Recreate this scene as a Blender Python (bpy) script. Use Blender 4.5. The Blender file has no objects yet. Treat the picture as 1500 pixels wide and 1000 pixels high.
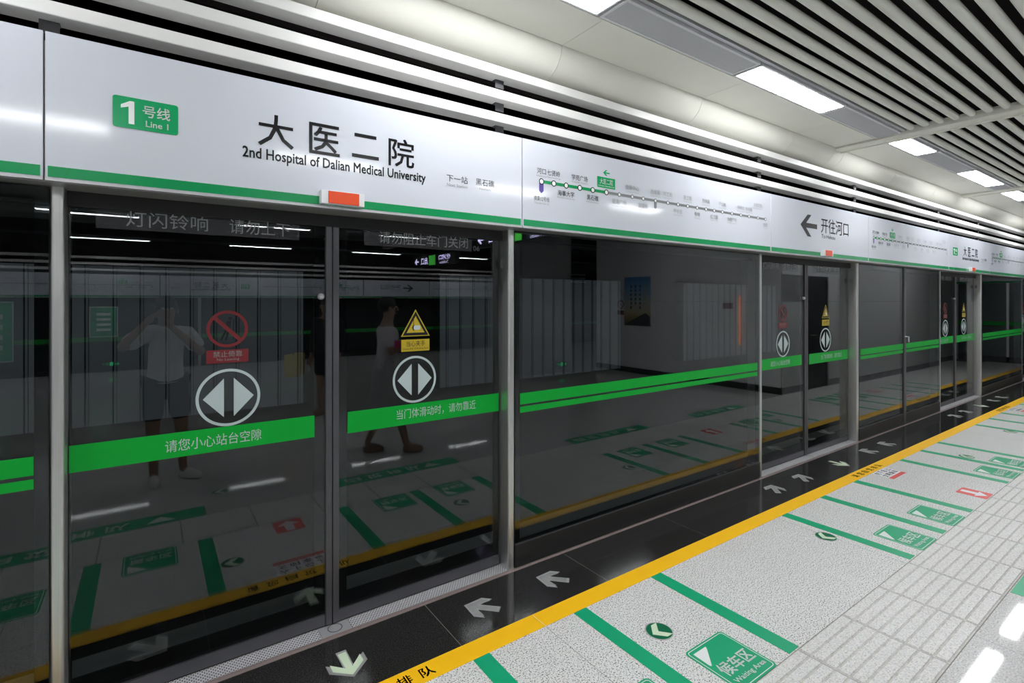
import bpy, bmesh, math, random
from mathutils import Vector, Matrix
random.seed(4)
sc = bpy.context.scene
COL = sc.collection

# ---------------------------------------------------------------- camera
YAW = math.radians(54.83)                       # angle between the view axis and the platform axis (+X)
FWD = Vector((math.cos(YAW), math.sin(YAW), 0))
EYE = 1.66
cam = bpy.data.cameras.new('camera'); cam_o = bpy.data.objects.new('camera', cam); COL.objects.link(cam_o)
cam.sensor_width = 36.0; cam.lens = 753.6 / 1500 * 36; cam.shift_y = -61.2 / 1500
cam.clip_start = 0.05; cam.clip_end = 100
cam_o.location = (0, 0, EYE); cam_o.rotation_euler = (math.pi / 2, 0, YAW - math.pi / 2)
sc.camera = cam_o
# ---------------------------------------------------------------- world, exposure
w = bpy.data.worlds.new('world'); sc.world = w; w.use_nodes = True
w.node_tree.nodes['Background'].inputs[0].default_value = (0.9, 0.95, 1, 1)
w.node_tree.nodes['Background'].inputs[1].default_value = 0.0
vs = sc.view_settings
vs.view_transform = 'Standard'; vs.look = 'None'; vs.gamma = 1; vs.exposure = 0.0; vs.use_curve_mapping = False
LAMP = 40.0                                      # radiance of the ceiling light diffusers
LAMP_TINT = (0.97, 0.985, 1.0)

# ---------------------------------------------------------------- materials
MATS = {}
def nodes_of(name):
    m = bpy.data.materials.new(name); m.use_nodes = True
    return m, m.node_tree, m.node_tree.nodes['Principled BSDF']
def mat(name, col, rough=0.5, metal=0.0, spec=0.5, coat=0.0, vary=0.03, scale=6.0, emit=0.0, bump=0.0):
    if name in MATS: return MATS[name]
    m, nt, b = nodes_of(name)
    b.inputs['Roughness'].default_value = rough; b.inputs['Metallic'].default_value = metal
    b.inputs['Specular IOR Level'].default_value = spec; b.inputs['Coat Weight'].default_value = coat
    b.inputs['Coat Roughness'].default_value = 0.05
    if emit:
        b.inputs['Emission Color'].default_value = (*col, 1); b.inputs['Emission Strength'].default_value = emit
    tc = nt.nodes.new('ShaderNodeTexCoord'); no = nt.nodes.new('ShaderNodeTexNoise')
    no.inputs['Scale'].default_value = scale; no.inputs['Detail'].default_value = 4
    nt.links.new(tc.outputs['Object'], no.inputs['Vector'])
    cr = nt.nodes.new('ShaderNodeValToRGB')
    cr.color_ramp.elements[0].position = 0.3; cr.color_ramp.elements[1].position = 0.7
    cr.color_ramp.elements[0].color = (*[max(0, c * (1 - vary)) for c in col], 1)
    cr.color_ramp.elements[1].color = (*[min(1, c * (1 + vary)) for c in col], 1)
    nt.links.new(no.outputs['Fac'], cr.inputs['Fac']); nt.links.new(cr.outputs['Color'], b.inputs['Base Color'])
    if bump:
        bp = nt.nodes.new('ShaderNodeBump'); bp.inputs['Strength'].default_value = bump; bp.inputs['Distance'].default_value = 0.002
        nt.links.new(no.outputs['Fac'], bp.inputs['Height']); nt.links.new(bp.outputs['Normal'], b.inputs['Normal'])
    MATS[name] = m; return m
def granite(name, base, dark, light, rough, fine=330.0, spec=0.5, amt=(0.36, 0.60)):
    m, nt, b = nodes_of(name)
    tc = nt.nodes.new('ShaderNodeNewGeometry')
    n1 = nt.nodes.new('ShaderNodeTexNoise'); n1.inputs['Scale'].default_value = fine; n1.inputs['Detail'].default_value = 2
    n2 = nt.nodes.new('ShaderNodeTexVoronoi'); n2.inputs['Scale'].default_value = fine * 0.6
    n3 = nt.nodes.new('ShaderNodeTexNoise'); n3.inputs['Scale'].default_value = 1.7; n3.inputs['Detail'].default_value = 5
    for n in (n1, n2, n3): nt.links.new(tc.outputs['Position'], n.inputs['Vector'])
    r1 = nt.nodes.new('ShaderNodeValToRGB'); e = r1.color_ramp.elements
    e[0].position = amt[0]; e[0].color = (*dark, 1); e[1].position = amt[1]; e[1].color = (*base, 1)
    x = r1.color_ramp.elements.new(0.72); x.color = (*light, 1)
    nt.links.new(n1.outputs['Fac'], r1.inputs['Fac'])
    mx = nt.nodes.new('ShaderNodeMix'); mx.data_type = 'RGBA'; mx.blend_type = 'MULTIPLY'; mx.inputs[0].default_value = 0.15
    nt.links.new(r1.outputs['Color'], mx.inputs[6]); nt.links.new(n2.outputs['Color'], mx.inputs[7])
    hs = nt.nodes.new('ShaderNodeHueSaturation'); hs.inputs['Saturation'].default_value = 0.25
    nt.links.new(mx.outputs[2], hs.inputs['Color'])
    r3 = nt.nodes.new('ShaderNodeValToRGB'); r3.color_ramp.elements[0].color = (0.93, 0.92, 0.9, 1); r3.color_ramp.elements[1].color = (1, 1, 1, 1)
    nt.links.new(n3.outputs['Fac'], r3.inputs['Fac'])
    m2 = nt.nodes.new('ShaderNodeMix'); m2.data_type = 'RGBA'; m2.blend_type = 'MULTIPLY'; m2.inputs[0].default_value = 1
    nt.links.new(hs.outputs['Color'], m2.inputs[6]); nt.links.new(r3.outputs['Color'], m2.inputs[7])
    nt.links.new(m2.outputs[2], b.inputs['Base Color'])
    b.inputs['Roughness'].default_value = rough; b.inputs['Specular IOR Level'].default_value = spec
    MATS[name] = m; return m
def glass_mat(name, tint=(0.72, 0.76, 0.76), ior=1.62):
    m = bpy.data.materials.new(name); m.use_nodes = True; nt = m.node_tree; nt.nodes.clear()
    out = nt.nodes.new('ShaderNodeOutputMaterial'); mix = nt.nodes.new('ShaderNodeMixShader')
    tr = nt.nodes.new('ShaderNodeBsdfTransparent'); gl = nt.nodes.new('ShaderNodeBsdfGlossy'); fr = nt.nodes.new('ShaderNodeFresnel')
    tr.inputs[0].default_value = (*tint, 1); gl.inputs['Roughness'].default_value = 0.0; 
    ge = nt.nodes.new('ShaderNodeNewGeometry'); mr = nt.nodes.new('ShaderNodeMapRange')   # thin sheet: both faces reflect like an air-to-glass face
    mr.inputs['To Min'].default_value = ior; mr.inputs['To Max'].default_value = 1 / ior
    nt.links.new(ge.outputs['Backfacing'], mr.inputs['Value']); nt.links.new(mr.outputs[0], fr.inputs['IOR'])
    nt.links.new(fr.outputs[0], mix.inputs[0]); nt.links.new(tr.outputs[0], mix.inputs[1]); nt.links.new(gl.outputs[0], mix.inputs[2])
    nt.links.new(mix.outputs[0], out.inputs[0]); MATS[name] = m; return m
def film_mat(name, col, alpha):
    m = bpy.data.materials.new(name); m.use_nodes = True; nt = m.node_tree; b = nt.nodes['Principled BSDF']
    b.inputs['Base Color'].default_value = (*col, 1); b.inputs['Alpha'].default_value = alpha; b.inputs['Roughness'].default_value = 0.35
    MATS[name] = m; return m
def tread_mat():
    m, nt, b = nodes_of('ribbed aluminium')
    g = nt.nodes.new('ShaderNodeNewGeometry'); mp = nt.nodes.new('ShaderNodeMapping'); mp.inputs['Scale'].default_value = (60, 88, 1)
    br = nt.nodes.new('ShaderNodeTexBrick'); br.inputs['Scale'].default_value = 1.0; br.inputs['Mortar Size'].default_value = 0.16; br.inputs['Brick Width'].default_value = 1.0; br.inputs['Row Height'].default_value = 1.0
    br.inputs['Mortar Smooth'].default_value = 0.3
    br.inputs['Color1'].default_value = (0.78, 0.78, 0.81, 1); br.inputs['Color2'].default_value = (0.68, 0.68, 0.71, 1); br.inputs['Mortar'].default_value = (0.16, 0.16, 0.17, 1)
    nt.links.new(g.outputs['Position'], mp.inputs[0]); nt.links.new(mp.outputs[0], br.inputs['Vector'])
    nt.links.new(br.outputs['Color'], b.inputs['Base Color'])
    bp = nt.nodes.new('ShaderNodeBump'); bp.inputs['Strength'].default_value = 0.5; bp.inputs['Distance'].default_value = 0.002; bp.invert = True
    nt.links.new(br.outputs['Fac'], bp.inputs['Height']); nt.links.new(bp.outputs['Normal'], b.inputs['Normal'])
    b.inputs['Metallic'].default_value = 0.35; b.inputs['Roughness'].default_value = 0.42
    MATS['tread'] = m
def steel_mat():
    m, nt, b = nodes_of('brushed stainless steel')
    tc = nt.nodes.new('ShaderNodeTexCoord'); mp = nt.nodes.new('ShaderNodeMapping'); mp.inputs['Scale'].default_value = (300, 300, 1.2)
    no = nt.nodes.new('ShaderNodeTexNoise'); no.inputs['Scale'].default_value = 1
    nt.links.new(tc.outputs['Object'], mp.inputs[0]); nt.links.new(mp.outputs[0], no.inputs['Vector'])
    cr = nt.nodes.new('ShaderNodeValToRGB'); cr.color_ramp.elements[0].color = (0.52, 0.52, 0.51, 1); cr.color_ramp.elements[1].color = (0.70, 0.70, 0.69, 1)
    nt.links.new(no.outputs['Fac'], cr.inputs['Fac']); nt.links.new(cr.outputs['Color'], b.inputs['Base Color'])
    b.inputs['Metallic'].default_value = 0.9; b.inputs['Roughness'].default_value = 0.34
    MATS['steel'] = m
def poster_mat():
    m, nt, b = nodes_of('printed sky poster')
    tc = nt.nodes.new('ShaderNodeTexCoord'); sp = nt.nodes.new('ShaderNodeSeparateXYZ'); nt.links.new(tc.outputs['Generated'], sp.inputs[0])
    cr = nt.nodes.new('ShaderNodeValToRGB'); e = cr.color_ramp.elements
    e[0].position = 0.0; e[0].color = (0.03, 0.02, 0.015, 1); e[1].position = 1.0; e[1].color = (0.05, 0.2, 0.5, 1)
    for p, c in ((0.16, (0.25, 0.17, 0.05)), (0.28, (0.5, 0.42, 0.25)), (0.5, (0.45, 0.5, 0.5)), (0.75, (0.2, 0.4, 0.6))):
        q = e.new(p); q.color = (*c, 1)
    nt.links.new(sp.outputs['Z'], cr.inputs['Fac']); nt.links.new(cr.outputs['Color'], b.inputs['Base Color']); b.inputs['Roughness'].default_value = 0.3
    MATS['poster'] = m
steel_mat(); tread_mat(); poster_mat()
glass_mat('glass', (0.66, 0.70, 0.71))
film_mat('film', (0.30, 0.30, 0.34), 0.09)
mat('header', (0.60, 0.625, 0.69), rough=0.09, spec=0.5, vary=0.012, scale=1.5)
mat('band', (0.0, 0.27, 0.08), rough=0.18, vary=0.03)
mat('badge', (0.0, 0.33, 0.11), rough=0.2, vary=0.02)
mat('ink', (0.018, 0.018, 0.022), rough=0.2, vary=0.0)
mat('ink_grey', (0.25, 0.26, 0.27), rough=0.25, vary=0.0)
mat('line_grey', (0.20, 0.21, 0.215), rough=0.25, vary=0.0)
mat('faint_ink', (0.40, 0.41, 0.42), rough=0.25, vary=0.0)
mat('white_ink', (0.82, 0.84, 0.84), rough=0.3, vary=0.0)
mat('purple', (0.09, 0.05, 0.30), rough=0.3, vary=0.02)
mat('alloy', (0.55, 0.55, 0.57), rough=0.38, metal=0.6, vary=0.05)
mat('soffit', (0.34, 0.34, 0.33), rough=0.35, metal=0.5)
mat('black_frame', (0.012, 0.012, 0.013), rough=0.06, spec=0.5)
mat('rail', (0.085, 0.085, 0.095), rough=0.35, metal=0.3)
mat('seal', (0.01, 0.01, 0.01), rough=0.6)
mat('glass_green', (0.0, 0.37, 0.035), rough=0.35, spec=0.25, vary=0.04, scale=3)
mat('glass_print', (0.46, 0.54, 0.55), rough=0.4, vary=0.01)
mat('sign_red', (0.15, 0.008, 0.012), rough=0.4, vary=0.03)
mat('sign_yellow', (0.44, 0.33, 0.012), rough=0.4, vary=0.03)
mat('dim_print', (0.20, 0.215, 0.22), rough=0.5, vary=0.02)
mat('lamp_orange', (0.80, 0.065, 0.004), rough=0.3, vary=0.03, coat=0.3)
mat('fixture', (0.72, 0.72, 0.75), rough=0.4, vary=0.03)
mat('white_plastic', (0.74, 0.75, 0.77), rough=0.35, vary=0.02)
mat('louver', (0.78, 0.775, 0.76), rough=0.3, vary=0.02)
mat('cream', (0.88, 0.87, 0.79), rough=0.42, vary=0.025, scale=2)
mat('baffle', (0.86, 0.855, 0.78), rough=0.4, vary=0.03, scale=2)
mat('void', (0.03, 0.025, 0.025), rough=0.9, spec=0.0)
mat('grille', (0.52, 0.52, 0.55), rough=0.6, vary=0.06, scale=180, bump=0.3)
mat('diffuser', LAMP_TINT, rough=0.5, emit=LAMP, vary=0.0)
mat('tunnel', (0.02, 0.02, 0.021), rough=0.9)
mat('wall_grey', (0.78, 0.78, 0.80), rough=0.25, vary=0.04, scale=2)
mat('column', (0.36, 0.36, 0.38), rough=0.2, vary=0.15, scale=3)
mat('plinth', (0.018, 0.018, 0.018), rough=0.4)
mat('yellow', (1.0, 0.54, 0.0), rough=0.5, vary=0.03, scale=8)
mat('floor_green', (0.0, 0.37, 0.17), rough=0.4, vary=0.03, scale=5)
mat('disc_green', (0.0, 0.14, 0.06), rough=0.35, vary=0.03)
mat('glow_ink', (0.62, 0.74, 0.55), rough=0.4, vary=0.03)
mat('arrow_grey', (0.33, 0.34, 0.33), rough=0.35, metal=0.2, vary=0.08, scale=20)
mat('floor_red', (0.75, 0.10, 0.09), rough=0.4, vary=0.03)
mat('paper', (0.80, 0.80, 0.84), rough=0.45, vary=0.02)
mat('grout', (0.20, 0.19, 0.175), rough=0.9)
mat('sill', (0.22, 0.17, 0.165), rough=0.4, vary=0.12, scale=60)
mat('light_box', (0.10, 0.107, 0.115), rough=0.5, emit=0.36, vary=0.0)
mat('rib', (0.05, 0.055, 0.06), rough=0.5)
mat('exit_green', (0.0, 0.75, 0.25), rough=0.4, emit=2.0, vary=0)
mat('sign_black', (0.01, 0.01, 0.012), rough=0.3)
mat('sign_white_lit', (0.72, 0.66, 1.0), rough=0.4, emit=9.0, vary=0)
mat('sign_green_lit', (0.10, 0.85, 0.10), rough=0.4, emit=2.6, vary=0)
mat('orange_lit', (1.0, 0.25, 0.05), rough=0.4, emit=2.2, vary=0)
mat('door_dark', (0.05, 0.05, 0.055), rough=0.3)
granite('white_granite', (0.80, 0.79, 0.80), (0.09, 0.085, 0.085), (0.88, 0.87, 0.88), 0.36, fine=150, amt=(0.37, 0.455))
granite('tactile_granite', (0.78, 0.77, 0.76), (0.52, 0.51, 0.50), (0.84, 0.83, 0.82), 0.5, fine=150, amt=(0.34, 0.48))
granite('polished_granite', (0.76, 0.76, 0.80), (0.42, 0.42, 0.45), (0.82, 0.82, 0.86), 0.04, fine=140, amt=(0.3, 0.55))
granite('black_granite', (0.030, 0.029, 0.026), (0.012, 0.012, 0.011), (0.07, 0.07, 0.065), 0.10, fine=220, spec=0.4)
mat('skin', (0.42, 0.25, 0.18), rough=0.5); mat('hair', (0.012, 0.01, 0.009), rough=0.45)
mat('white_cloth', (0.74, 0.74, 0.76), rough=0.85, bump=0.2, scale=20); mat('dark_cloth', (0.010, 0.010, 0.012), rough=0.85)
mat('grey_cloth', (0.66, 0.63, 0.68), rough=0.85, bump=0.2, scale=20); mat('pale_cloth', (0.46, 0.44, 0.47), rough=0.85)
mat('shoe_white', (0.72, 0.72, 0.71), rough=0.6); mat('shoe_tan', (0.30, 0.19, 0.12), rough=0.5)
mat('pink', (0.75, 0.03, 0.20), rough=0.4); mat('yellow_bag', (0.62, 0.46, 0.05), rough=0.6)
mat('eye_white', (0.7, 0.7, 0.68), rough=0.3); mat('lips', (0.35, 0.10, 0.09), rough=0.4); mat('camera_black', (0.015, 0.015, 0.015), rough=0.4)

# ---------------------------------------------------------------- geometry helpers
class MB:
    def __init__(s): s.v = []; s.f = []
    def add(s, vs, fs):
        o = len(s.v); s.v += [tuple(v) for v in vs]; s.f += [tuple(i + o for i in f) for f in fs]; return s
    def box(s, x0, x1, y0, y1, z0, z1):
        return s.add([(x0,y0,z0),(x1,y0,z0),(x1,y1,z0),(x0,y1,z0),(x0,y0,z1),(x1,y0,z1),(x1,y1,z1),(x0,y1,z1)],
                     [(3,2,1,0),(4,5,6,7),(0,1,5,4),(1,2,6,5),(2,3,7,6),(3,0,4,7)])
    def prism(s, poly, axis, a, b):
        """poly: 2D outline (counter-clockwise), swept along axis from a to b"""
        def P(p, t): return {'x': (t, p[0], p[1]), 'y': (p[0], t, p[1]), 'z': (p[0], p[1], t)}[axis]
        n = len(poly); area = sum(poly[i][0]*poly[(i+1)%n][1]-poly[(i+1)%n][0]*poly[i][1] for i in range(n))
        if (area < 0) != (axis == 'y'): poly = poly[::-1]
        vs = [P(p, a) for p in poly] + [P(p, b) for p in poly]
        fs = [tuple(range(n))[::-1], tuple(range(n, 2*n))] + [(i, (i+1) % n, n + (i+1) % n, n + i) for i in range(n)]
        return s.add(vs, fs)
    def ring(s, c, r1, r0, axis, a, b, n=48):
        """flat annulus with thickness along an axis"""
        def P(r, t, h):
            u, v = c[0] + r*math.cos(t), c[1] + r*math.sin(t)
            return {'x': (h,u,v), 'y': (u,h,v), 'z': (u,v,h)}[axis]
        vs, fs = [], []
        for i in range(n):
            t = 2*math.pi*i/n; vs += [P(r1,t,a), P(r0,t,a), P(r0,t,b), P(r1,t,b)]
        for i in range(n):
            p, q = 4*i, 4*((i+1) % n)
            for k in range(4): fs.append((p+k, q+k, q+(k+1)%4, p+(k+1)%4))
        return s.add(vs, fs)
    def tube(s, pts, r, n=10):
        rings = []
        for i, p in enumerate(pts):
            p = Vector(p); d = (Vector(pts[min(i+1, len(pts)-1)]) - Vector(pts[max(i-1, 0)])).normalized()
            u = d.orthogonal().normalized(); v = d.cross(u); rr = r[i] if isinstance(r, (list, tuple)) else r
            rings.append([p + (u*math.cos(2*math.pi*k/n) + v*math.sin(2*math.pi*k/n))*rr for k in range(n)])
        vs = [q for g in rings for q in g]; fs = []
        for i in range(len(rings)-1):
            for k in range(n): fs.append((i*n+k, i*n+(k+1)%n, (i+1)*n+(k+1)%n, (i+1)*n+k))
        fs += [tuple(range(n))[::-1], tuple((len(rings)-1)*n + k for k in range(n))]
        return s.add(vs, fs)
    def loft(s, rings):
        """rings: (cx, cy, cz, rx, ry) horizontal ellipses bottom to top"""
        n = 20; vs = []; fs = []
        for cx, cy, cz, rx, ry in rings: vs += [(cx + rx*math.cos(2*math.pi*k/n), cy + ry*math.sin(2*math.pi*k/n), cz) for k in range(n)]
        for i in range(len(rings)-1):
            for k in range(n): fs.append((i*n+k, i*n+(k+1)%n, (i+1)*n+(k+1)%n, (i+1)*n+k))
        fs += [tuple(range(n))[::-1], tuple((len(rings)-1)*n + k for k in range(n))]
        return s.add(vs, fs)
    def ball(s, c, r, n=14):
        rings = []
        for i in range(1, 9):
            a = -math.pi/2 + math.pi*i/9
            rings.append((c[0], c[1], c[2] + r[2]*math.sin(a), r[0]*math.cos(a), r[1]*math.cos(a)))
        return s.loft(rings)
    def mesh(s, name, m, smooth=False, bevel=0, fix=True):
        me = bpy.data.meshes.new(name); me.from_pydata(s.v, [], s.f)
        bm = bmesh.new(); bm.from_mesh(me)
        if fix: bmesh.ops.recalc_face_normals(bm, faces=bm.faces)
        if bevel: bmesh.ops.bevel(bm, geom=bm.edges[:], offset=bevel, segments=2, affect='EDGES', profile=0.7)
        bm.to_mesh(me); bm.free()
        if smooth:
            for p in me.polygons: p.use_smooth = True
            if smooth == 'auto': me.set_sharp_from_angle(angle=math.radians(40))
        me.materials.append(MATS[m] if isinstance(m, str) else m)
        return me
    def build(s, name, m, parent=None, smooth=False, bevel=0, loc=None, label=None):
        o = bpy.data.objects.new(name, s.mesh(name, m, smooth, bevel)); COL.objects.link(o)
        o.parent = parent
        if loc is not None: o.location = loc
        if label: o['label'] = label
        return o
def inst(me, name, parent, loc=(0,0,0), label=None):
    o = bpy.data.objects.new(name, me); COL.objects.link(o); o.parent = parent; o.location = loc
    if label: o['label'] = label
    return o
def thing(name, label, cat, loc=(0,0,0), rz=0, group=None):
    o = bpy.data.objects.new(name, None); COL.objects.link(o); o.location = loc; o.rotation_euler = (0,0,rz); o.empty_display_size = 0.1
    o['label'] = label; o['category'] = cat
    if group: o['group'] = group
    return o
def tag(o, label, cat, group=None):
    o['label'] = label; o['category'] = cat
    if group: o['group'] = group
    return o
def struct(o): o['kind'] = 'structure'; return o
def copy_tree(o, parent=None):
    c = o.copy(); COL.objects.link(c); c.parent = parent
    for ch in list(o.children): copy_tree(ch, c)
    return c
def dup(root, loc, label, rz=None):
    c = copy_tree(root); c.location = loc; c['label'] = label
    if rz is not None: c.rotation_euler = (0,0,rz)
    return c
# text -> mesh, fitted into a box u0..u1, v0..v1 of a plane
TXT = {}
def glyphs(s, bold):
    k = (s, bold)
    if k in TXT: return TXT[k]
    cu = bpy.data.curves.new('t', 'FONT'); cu.body = s; cu.size = 1; cu.resolution_u = 2
    ob = bpy.data.objects.new('t', cu); COL.objects.link(ob)
    dg = bpy.context.evaluated_depsgraph_get(); me = bpy.data.meshes.new_from_object(ob.evaluated_get(dg))
    vs = [v.co.copy() for v in me.vertices]; fs = [tuple(p.vertices) for p in me.polygons]
    bpy.data.objects.remove(ob); bpy.data.curves.remove(cu); bpy.data.meshes.remove(me)
    if bold:
        n = len(vs); base_v, base_f = vs, fs; vs, fs = [], []
        for q, (dx, dy) in enumerate(((-1,-1),(1,-1),(1,1),(-1,1))):
            vs += [Vector((v.x + dx*bold, v.y + dy*bold, q*0.0)) for v in base_v]; fs += [tuple(i + q*n for i in f) for f in base_f]
    TXT[k] = (vs, fs); return TXT[k]
def text(s, u0, u1, v0, v1, plane, h, m, parent, name='lettering', bold=0.0, keep=False, label=None):
    """plane 'y': u=X v=Z at y=h ; 'z': u=X v=Y at z=h ; 'x': u=-Y v=Z at x=h"""
    vs, fs = glyphs(s, bold)
    if not vs: return None
    a0 = min(v.x for v in vs); a1 = max(v.x for v in vs); b0 = min(v.y for v in vs); b1 = max(v.y for v in vs)
    su = (u1-u0)/(a1-a0); sv = (v1-v0)/(b1-b0)
    if keep: su = sv; u0 = (u0+u1)/2 - su*(a1-a0)/2
    mb = MB(); P = []
    for v in vs:
        u, q = u0 + (v.x-a0)*su, v0 + (v.y-b0)*sv
        P.append({'y': (u,h,q), 'z': (u,q,h), 'x': (h,-u,q)}[plane])
    mb.add(P, fs)
    me = bpy.data.meshes.new(name); me.from_pydata(mb.v, [], mb.f); me.materials.append(MATS[m])
    o = bpy.data.objects.new(name, me); COL.objects.link(o); o.parent = parent
    if label: o['label'] = label
    return o
def rrect(x0, x1, y0, y1, r, n=5):
    P = []
    for cx, cy, a in ((x1-r,y1-r,0),(x0+r,y1-r,90),(x0+r,y0+r,180),(x1-r,y0+r,270)):
        for k in range(n+1):
            t = math.radians(a + 90*k/n); P.append((cx + r*math.cos(t), cy + r*math.sin(t)))
    return P

PITCH = 4.95; NB = (0, 1, 2, 3)
XL, XR = -0.265, 1.795                           # clear opening of the first door bay
HY, HB, HT = 2.48, 2.10, 2.627                   # header face, bottom, top
FY, GY = 2.585, 2.680                            # fixed screen face, sliding leaf face
ORD = ['nearest', 'second', 'third', 'fourth']
XA, XB = -8.0, 18.4

# ================================================================ FLOOR
floor = struct(MB().box(XA, 19.5, -11.5, 3.1, -0.30, -0.0012).build('floor', 'grout'))
x = 1.226 - 0.99*6
sl = MB().box(0, 0.9865, 2.156, 2.559, -0.03, 0).mesh('granite_slab', 'black_granite')
while x < 17.6: inst(sl, 'granite_slab', floor, (x, 0, 0)); x += 0.99
MB().box(-5, XB, 2.561, 2.584, -0.03, 0.001).build('sill_strip', 'sill', floor)
MB().box(-5, XB, 2.585, 3.05, -0.03, -0.002).build('door_sill', 'seal', floor)
sl = MB().box(0, 2.247, 1.217, 2.155, -0.03, 0).mesh('granite_slab', 'white_granite')
for k in range(-3, 8): inst(sl, 'granite_slab', floor, (1.647 + 2.25*k - 0, 0, 0))
# tactile guide tiles: eight raised bars each
mat('groove_dirt_shade', (0.55, 0.53, 0.50), rough=0.8, vary=0.2, scale=30)  # groove dirt, its dark tone also stands in for weak groove shade
tb = MB().box(0, 0.4615, 0.767, 1.2135, -0.03, 0)
for j in range(8):
    y = 0.7735 + j*0.0552; a, b = (0.006, 0.455)
    tb.add([(a,y,0),(b,y,0),(b,y+0.0485,0),(a,y+0.0485,0),(a+0.003,y+0.003,0.005),(b-0.003,y+0.003,0.005),(b-0.003,y+0.0455,0.005),(a+0.003,y+0.0455,0.005)],
           [(4,5,6,7),(0,1,5,4),(1,2,6,5),(2,3,7,6),(3,0,4,7)])
tm = tb.mesh('tactile_tile', 'tactile_granite'); tm.materials.append(MATS['groove_dirt_shade'])
for p in tm.polygons: p.material_index = 1 if abs(p.center.z) < 1e-5 else 0
x = 2.98 - 0.465*12
while x < 17.5: inst(tm, 'tactile_tile', floor, (x, 0, 0)); x += 0.465
sl = MB().box(0, 1.123, 0, 0.998, -0.03, 0).mesh('granite_slab', 'polished_granite')
for i in range(-4, 15):
    for j in range(4): inst(sl, 'granite_slab', floor, (1.647 - 0.56 + 1.125*i, 0.765 - 1.0*(j+1), 0))
MB().box(XA, 19, -11.4, -3.24, -0.03, 0).build('granite_field', 'polished_granite', floor)

# ================================================================ TUNNEL, WALLS
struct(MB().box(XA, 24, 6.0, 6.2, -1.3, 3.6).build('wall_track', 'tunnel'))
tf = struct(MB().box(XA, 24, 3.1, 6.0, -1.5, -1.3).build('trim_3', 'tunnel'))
we = struct(MB().box(-8.2, -8.0, -11.5, 6.0, -1.3, 3.6).build('wall_left', 'wall_grey'))
wr = struct(MB().box(9.02, 18.6, -4.0, 0.73, -0.02, 3.55).build('wall_right', 'column'))
pm = MB().box(9.0, 9.03, 0, 0.934, 0.12, 1.62).mesh('wall_panel', 'wall_grey'); pn = MB().box(9.0, 9.03, 0, 0.934, 1.626, 3.3).mesh('wall_panel', 'wall_grey')
for k in range(5):
    inst(pm, 'wall_panel', wr, (0, -3.98 + 0.942*k, 0)); inst(pn, 'wall_panel', wr, (0, -3.98 + 0.942*k, 0))
for k in range(8):
    x0 = 9.03 + 1.196*k; x1 = x0 + 1.188
    if k == 0: x1 = 9.93
    if k == 1: x0 = 10.72
    MB().box(x0, x1, 0.72, 0.75, 0.12, 1.62).build('wall_panel', 'wall_grey', wr); MB().box(x0, x1, 0.72, 0.75, 2.1 if k == 0 else 1.626, 3.3).build('wall_panel', 'wall_grey', wr)
MB().box(9.93, 10.72, 0.72, 0.75, 2.1, 3.3).build('wall_panel', 'wall_grey', wr)
d1 = struct(MB().box(9.94, 10.71, 0.735, 0.742, 0.01, 2.09).build('door_1', 'door_dark'))
MB().box(9.93, 9.99, 0.735, 0.76, 0, 2.1).box(10.66, 10.72, 0.735, 0.76, 0, 2.1).box(9.99, 10.66, 0.735, 0.76, 2.04, 2.1).build('door_frame', 'rail', d1)
MB().tube([(10.06, 0.74, 1.0), (10.06, 0.79, 1.0), (10.17, 0.79, 1.0)], 0.009).build('door_handle', 'alloy', d1)
struct(MB().box(8.985, 9.0, -3.99, 0.75, 0, 0.12).build('baseboard_right', 'plinth'))
struct(MB().box(6.6, 8.0, -4.7, -3.8, 0, 3.55).build('wall_column', 'column'))
# ================================================================ CEILING
CZ = 3.25
ceil = struct(MB().box(XA, 19, -11.5, 3.2, 3.60, 3.7).build('ceiling', 'void'))
joints = [2.11 + 1.45*k for k in range(-5, 3)] + [5.86, 6.065] + [7.515, 8.965, 10.03, 10.23] + [10.23 + 1.45*k for k in range(1, 6)]
prof = [(2.62 + 0.168*math.cos(math.radians(a)), CZ + 0.168*math.sin(math.radians(a))) for a in range(180, 271, 9)] + [(2.70, CZ-0.168), (2.70, CZ+0.02), (2.452, CZ+0.02)]
for a, b in zip(joints[:-1], joints[1:]):
    if not (abs(a - 5.86) < 1e-6 or abs(a - 10.03) < 1e-6): MB().box(a+0.0015, b-0.0015, 2.092, 2.449, CZ, CZ+0.02).build('ceiling_panel', 'cream', ceil)
    MB().prism(prof, 'x', a+0.0015, b-0.0015).build('bullnose_panel', 'cream', ceil, smooth='auto')
MB().box(XA, XB, 2.70, 2.72, 3.0, 3.6).build('bulkhead', 'void', ceil)
bp = [(5.872, 3.30), (5.872, 3.235), (5.905, 3.215), (5.925, 3.215), (5.925, 3.225), (6.0, 3.225), (6.0, 3.215), (6.02, 3.215), (6.053, 3.235), (6.053, 3.30)]
for dx in (0, 4.165):
    MB().prism([(p[0]+dx, p[1]) for p in bp], 'y', -11 if dx == 0 else 0.76, 2.47).build('ceiling_beam', 'cream', ceil)
bf = [(0.029*math.cos(math.radians(a)), 0.029*math.sin(math.radians(a))) for a in range(150, 391, 15)]
def baffle_mesh(a, b): return MB().prism(bf, 'x', a, b).mesh('baffle', 'baffle', 'auto')
b1, b2, b3 = baffle_mesh(XA, 5.86), baffle_mesh(6.065, 10.03), baffle_mesh(6.065, 9.0)
b4 = baffle_mesh(10.23, 16.0)
y = 1.795
while y > -2.0:
    if abs(y + 1.15) > 0.16:
        if y > 0.8: inst(b4, 'baffle', ceil, (0, y, CZ+0.033))
        inst(b1, 'baffle', ceil, (0, y, CZ+0.033)); inst(b2 if y > 0.8 else b3, 'baffle', ceil, (0, y, CZ+0.033))
    y -= 0.11
MB().box(XA, XB, 1.835, 1.86, CZ+0.01, CZ+0.05).build('edge_trim', 'alloy', ceil)
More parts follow.
